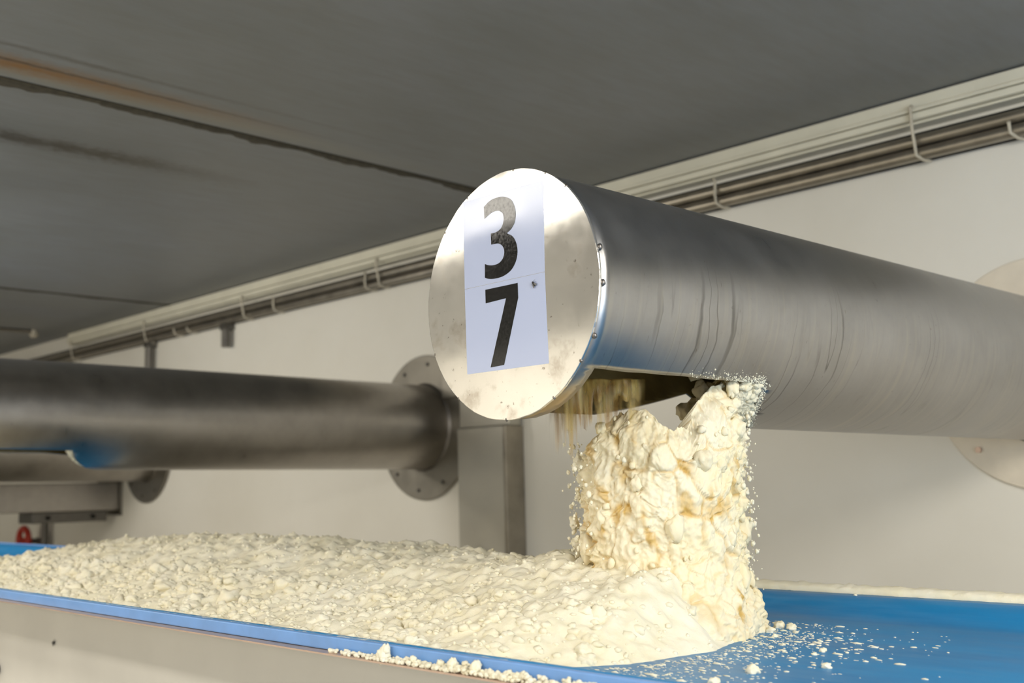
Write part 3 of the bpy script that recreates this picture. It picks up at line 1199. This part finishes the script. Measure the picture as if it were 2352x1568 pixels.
tag(o, 'thin dried curd crust lying along the far rim of the conveyor', 'curd', None, 'stuff')

# ------------------------------------------------------------------ falling curd
SC = Vector((-1.2, 1.56, 0))
UR = Vector((0.70, 0.714, 0)).normalized()      # screen-right on the floor plan
FT = Vector((0.714, -0.70, 0)).normalized()     # towards the lens
TOPF = [(-1.0, 0.075), (-0.9, 0.100), (-0.7, 0.118), (-0.45, 0.121), (-0.3, 0.112), (-0.12, 0.092), (0.05, 0.083), (0.2, 0.078), (0.3, 0.088), (0.42, 0.120), (0.6, 0.140), (0.8, 0.160), (1.0, 0.168)]
NTH, NZ = 320, 260
vv, ff, wv_ = [], [], []
for i in range(NZ + 1):
    for j in range(NTH):
        a = 2 * pi * j / NTH
        d = UR * cos(a) + FT * sin(a)
        u = cos(a)
        front = sstep(-0.35, 0.25, sin(a))
        top = interp(TOPF, u) + 0.008 * noise.noise(Vector((a * 9, 2, 0))) + 0.004 * noise.noise(Vector((a * 31, 2, 5)))
        top = top * front + min(top, 0.070 + 0.07 * sstep(0.5, 0.9, u)) * (1 - front)
        zb = -0.262
        z = top + (zb - top) * i / NZ
        flare = 0.085 * sstep(-0.12, -0.262, z) ** 1.5 * (0.35 + 0.65 * sstep(0.5, -0.6, u) + 0.5 * max(0, sin(a)) * sstep(0.9, 0.2, u))
        topin = 0.030 * sstep(0.06, 0.0, top - z) ** 2
        p3 = Vector((d.x * 0.15, d.y * 0.15, z * 0.8))
        # slabs: stretched cells whose seams are sunk, wet and tinted like yellow light in cracks
        wq = p3 + Vector((noise.noise(p3 * 22), noise.noise(p3 * 22 + Vector((5, 5, 5))), noise.noise(p3 * 22 + Vector((9, 1, 4))))) * 0.022
        dist, pos = noise.voronoi(wq * 13)
        seam = dist[1] - dist[0]
        cell = noise.cell(Vector(pos[0]) * 2.3 + Vector((0.5, 0.5, 0.5)))
        dist2, pos2 = noise.voronoi(wq * 38 + Vector((3, 3, 3)))
        seam2 = dist2[1] - dist2[0]
        cell2 = noise.cell(Vector(pos2[0]) * 2.3)
        pat = noise.noise(p3 * 13 + Vector((7, 2, 1)))
        s1 = (1 - sstep(0.0, 0.07, seam)) * sstep(-0.2, 0.2, pat)
        s2 = (1 - sstep(0.0, 0.10, seam2)) * sstep(-0.05, 0.3, -pat + 0.1) * 0.6
        disp = 0.003 * cell * sstep(0, 0.12, seam) + 0.0025 * cell2 * sstep(0, 0.15, seam2) + 0.008 * noise.noise(p3 * 15) + 0.005 * noise.noise(p3 * 40) + 0.0045 * noise.noise(p3 * 95) + 0.003 * noise.noise(p3 * 210)
        disp -= 0.005 * s1 + 0.0035 * s2
        edge = sstep(0.72, 1.0, abs(u))
        disp += edge * (0.014 * noise.noise(Vector((u * 3, z * 45, sin(a) * 4))) + 0.008 * noise.noise(Vector((u * 3, z * 130, sin(a) * 9))))
        r = 0.141 + flare - topin + disp
        vv.append((SC.x + d.x * r, SC.y + d.y * r, z + 0.008 * noise.noise(p3 * 30 + Vector((1, 8, 3))) * (i < NZ)))
        blot = sstep(-0.02, 0.36, noise.noise(Vector((p3.x * 21, p3.y * 21, p3.z * 13)) + Vector((2, 9, 4)))) * sstep(-0.1, 0.3, noise.noise(Vector((p3.x * 60, p3.y * 60, p3.z * 34)) + Vector((2, 2, 6))))
        low = sstep(0.0, -0.2, z)
        wv_.append(min(1.0, 0.55 * s1 + 0.6 * s2 + (0.75 + 0.4 * low) * blot))  # whey ochre, with the yellow of light scattered in seams put into colour
for i in range(NZ):
    for k in range(NTH):
        p, q = i * NTH + k, i * NTH + (k + 1) % NTH
        ff += [(p, q, q + NTH), (p, q + NTH, p + NTH)]
ct = len(vv)
vv.append((SC.x, SC.y, 0.055))
wv_.append(0.3)
ff += [((k + 1) % NTH, k, ct) for k in range(NTH)]
F = Field(21)
F.add(vv, ff)
# clods riding on the stream, at the mouth and round its foot
rnd = random.Random(21)
for k in range(190):
    a = rnd.uniform(-0.2, pi + 0.2)
    if rnd.random() < 0.5:
        a = rnd.gauss(0.25, 0.35)
    d = UR * cos(a) + FT * sin(a)
    z = rnd.uniform(-0.25, interp(TOPF, cos(a)) - 0.005)
    low = sstep(-0.10, -0.25, z)
    r = min(0.016, 0.002 + rnd.expovariate(1 / 0.0036))
    rr = 0.139 + 0.06 * low ** 1.5 * (0.35 + 0.65 * sstep(0.5, -0.6, cos(a)))
    F.lump(SC + d * rr + Vector((0, 0, z)), r, (1, 1, rnd.uniform(0.9, 1.8)), 3 if r > 0.008 else 2)
for k in range(150):                      # mouth of the pipe, right end
    s = rnd.uniform(0.47, 0.66)
    a = radians(rnd.uniform(-100, -40))
    rr = rnd.uniform(0.13, 0.192)
    r = rnd.uniform(0.004, 0.018)
    if rr + r * 1.3 > 0.194:
        rr = 0.194 - r * 1.3
    F.lump(L0 + AX * s + (EX * cos(a) + EZ * sin(a)) * rr, r, (1, 1, 1.1), 3)
for k in range(130):                       # curd packed against the end of the cut
    a = radians(rnd.uniform(-82, -43))
    s = interp([(-84, 0.61), (-75, 0.565), (-64, 0.53), (-57, 0.508), (-46, 0.484), (-41, 0.478)], math.degrees(a)) - rnd.uniform(0.004, 0.055)
    r = rnd.uniform(0.005, 0.013)
    F.lump(L0 + AX * s + (EX * cos(a) + EZ * sin(a)) * (0.199 - r * 0.75), r, (1, 1, 1), 3)
for k in range(110):                      # plug of curd further inside the pipe
    s = rnd.uniform(0.60, 0.80)
    a = radians(rnd.uniform(-180, -5))
    rr = rnd.uniform(0.02, 0.155)
    F.lump(L0 + AX * s + (EX * cos(a) + EZ * sin(a)) * rr, rnd.uniform(0.015, 0.03), (1, 1, 1), 2)
F.build('curd_stream', M['stream'], 'thick stream of cracked cream curd falling from the pipe onto the belt', wv_)

# crumbs stuck to the pipe round the far end of the outlet
F = Field(4)
rnd = random.Random(4)
for k in range(1100):
    q = rnd.random()
    if q < 0.5:
        s = 0.478 - abs(rnd.gauss(0, 0.085))
        dg = -41.5 + abs(rnd.gauss(0, 2.2))
    else:
        dg = rnd.uniform(-84, -41)
        s = interp([(-84, 0.61), (-75, 0.565), (-64, 0.53), (-57, 0.508), (-46, 0.484), (-41, 0.478)], dg) + abs(rnd.gauss(0, 0.008))
    if s < 0.25:
        continue
    a = radians(dg)
    r = 0.0003 + min(0.0014, rnd.expovariate(1 / 0.0004))
    F.lump(L0 + AX * s + (EX * cos(a) + EZ * sin(a)) * 0.2003, r, (1, 1, 1), 1)
F.build('curd_crumbs', M['curd'], 'fine curd crumbs stuck to the steel round the outlet mouth')

# brown whey trickling out of the outlet behind the cap
bm = bmesh.new()
uvl = bm.loops.layers.uv.new('UVMap')
for q, (pa, pb, zt, zb) in enumerate((((-1.262, 1.325), (-1.150, 1.450), 0.165, 0.035), ((-1.275, 1.345), (-1.19, 1.42), 0.150, 0.075), ((-1.200, 1.300), (-1.125, 1.430), 0.168, 0.085))):
    NX, NY = 40, 14
    g = []
    for i in range(NX + 1):
        col = []
        k = i / NX
        for j in range(NY + 1):
            m_ = j / NY
            wb = 0.012 * noise.noise(Vector((k * 6, m_ * 1.2, q * 3))) + 0.004 * noise.noise(Vector((k * 25, m_, q)))
            x = pa[0] + (pb[0] - pa[0]) * k + 0.7 * wb
            y = pa[1] + (pb[1] - pa[1]) * k - 0.7 * wb
            z_low = zb + (0.045 if k > 0.35 else 0.0) + 0.02 * noise.noise(Vector((k * 9, q, 0)))
            col.append(bm.verts.new((x, y, zt + (z_low - zt) * m_)))
        g.append(col)
    for i in range(NX):
        for j in range(NY):
            f = bm.faces.new((g[i][j], g[i + 1][j], g[i + 1][j + 1], g[i][j + 1]))
            f.smooth = True
            for lp, (di, dj) in zip(f.loops, ((0, 0), (1, 0), (1, 1), (0, 1))):
                lp[uvl].uv = ((i + di) / NX + q, (j + dj) / NY)
o = obj('whey_trickle', bm, M['whey'])
so = o.modifiers.new('t', 'SOLIDIFY')
so.thickness = 0.0008
tag(o, 'brown whey trickling from the outlet just behind the numbered cap', 'whey', None, 'stuff')

# ------------------------------------------------------------------ single curd bits: in the air and on the belt
AIR_L = [(-1.3153, 0.0331, .012), (-1.3082, 0.004, .0125), (-1.3223, -0.0271, .006), (-1.3329, -0.074, .0095), (-1.3262, -0.1143, .0125), (-1.340, -0.045, .004)]
AIR_R = [(-1.1078, -0.0646, .0105), (-1.0872, 0.0468, .008), (-1.0826, -0.0249, .005), (-1.1109, -0.1144, .008), (-1.1254, -0.138, .013), (-1.1025, 0.0089, .009), (-1.1039, -0.1485, .007)]
ORD = ['uppermost', 'second from the top', 'third from the top', 'fourth from the top', 'fifth from the top', 'sixth from the top', 'lowest']
k = 0
for lst, y, side in ((AIR_L, 1.47, 'left'), (AIR_R, 1.65, 'right')):
    for q, (x, z, r) in enumerate(sorted(lst, key=lambda e: -e[1])):
        k += 1
        bm = bmesh.new()
        lump(bm, (0, 0, 0), r, k * 17, (0.9, 0.9, 1.25), 3, 0.5)
        o = obj('curd_bit', bm, M['curd'], smooth=True, sharp=90)
        o.location = (x, y, z)
        rank = 'lowest' if q == len(lst) - 1 else ORD[q]
        tag(o, 'white curd bit in the air %s of the falling stream, %s' % (side, rank), 'curd', 'curd bits flying round the falling stream')
BELT = [(-1.0448, 1.6718, .0085, 'larger curd crumb on the blue belt just right of the heap foot'), (-1.0196, 1.6683, .0072, 'round curd crumb on the blue belt, right one of the close pair'), (-1.0273, 1.616, .007, 'curd crumb on the blue belt nearest the heap, below the close pair'),
        (-0.7818, 1.3631, .0058, 'lone white curd crumb low on the open blue belt'), (-0.8551, 1.4836, .005, 'flat curd crumb mid belt right of the heap'), (-0.8506, 1.4507, .0035, 'smaller curd crumb beside the flat one mid belt'),
        (-0.8393, 1.2726, .008, 'smeared curd crumb low on the belt right of the heap foot'), (-0.8343, 1.1748, .007, 'curd crumb at the bottom of the picture on the blue belt'), (-0.9325, 1.1202, .006, 'curd crumb beside the near blue strip in front of the heap foot'),
        (-0.9935, 1.5751, .0045, 'small curd crumb touching the right foot of the heap'), (-1.037, 1.93, .003, 'tiny curd crumb under the far crusted rim')]
for i, (x, y, r, lab) in enumerate(BELT):
    bm = bmesh.new()
    lump(bm, (0, 0, 0), r, i * 13 + 5, (1.15, 1, 0.9), 3, 0.4)
    o = obj('curd_crumb', bm, M['curd'], smooth=True, sharp=90)
    o.location = (x, y, belt_z(y) + r * 0.6)
    tag(o, lab, 'curd', 'single curd crumbs on the blue belt')
# fine scatter on the belt and spray round the stream: uncountable
F = Field(31)
rnd = random.Random(31)
n = 0
while n < 1300:
    x = -1.12 + abs(rnd.gauss(0, 0.19))
    y = rnd.uniform(1.05, 1.75)
    toe = interp(TOE, y)
    if x < toe - 0.02:
        continue
    if rnd.random() > exp(-(x - toe) * 5.5) * (1.0 if y < 1.65 else 0.5):
        continue
    n += 1
    r = 0.0005 + min(0.0024, rnd.expovariate(1 / 0.0006))
    F.lump((x, y, belt_z(y) + 0.0015 + r * 0.3), r, (rnd.uniform(1.2, 4), 0.8, 0.6), 1, False)
F.build('curd_scatter', M['curd'], 'fine scatter of curd specks on the blue belt right of the heap')
F = Field(32)
for k in range(420):
    a = rnd.choice((0, pi)) + rnd.gauss(0, 0.35)
    d = UR * cos(a) + FT * sin(a)
    z = rnd.uniform(-0.2, 0.07 if cos(a) < 0 else 0.12)
    rr = 0.15 + abs(rnd.gauss(0, 0.010))
    r = 0.0006 + min(0.004, rnd.expovariate(1 / 0.0011))
    F.lump(SC + d * rr + Vector((0, 0, z)), r, (1, 1, 1.3), 2)
F.build('curd_spray', M['curd'], 'fine white curd specks flying round the falling stream')

# ------------------------------------------------------------------ raise everything from lens height to floor height
for o in COL.objects:
    if o.parent is None and o.type in ('MESH', 'EMPTY'):
        o.location.z += H
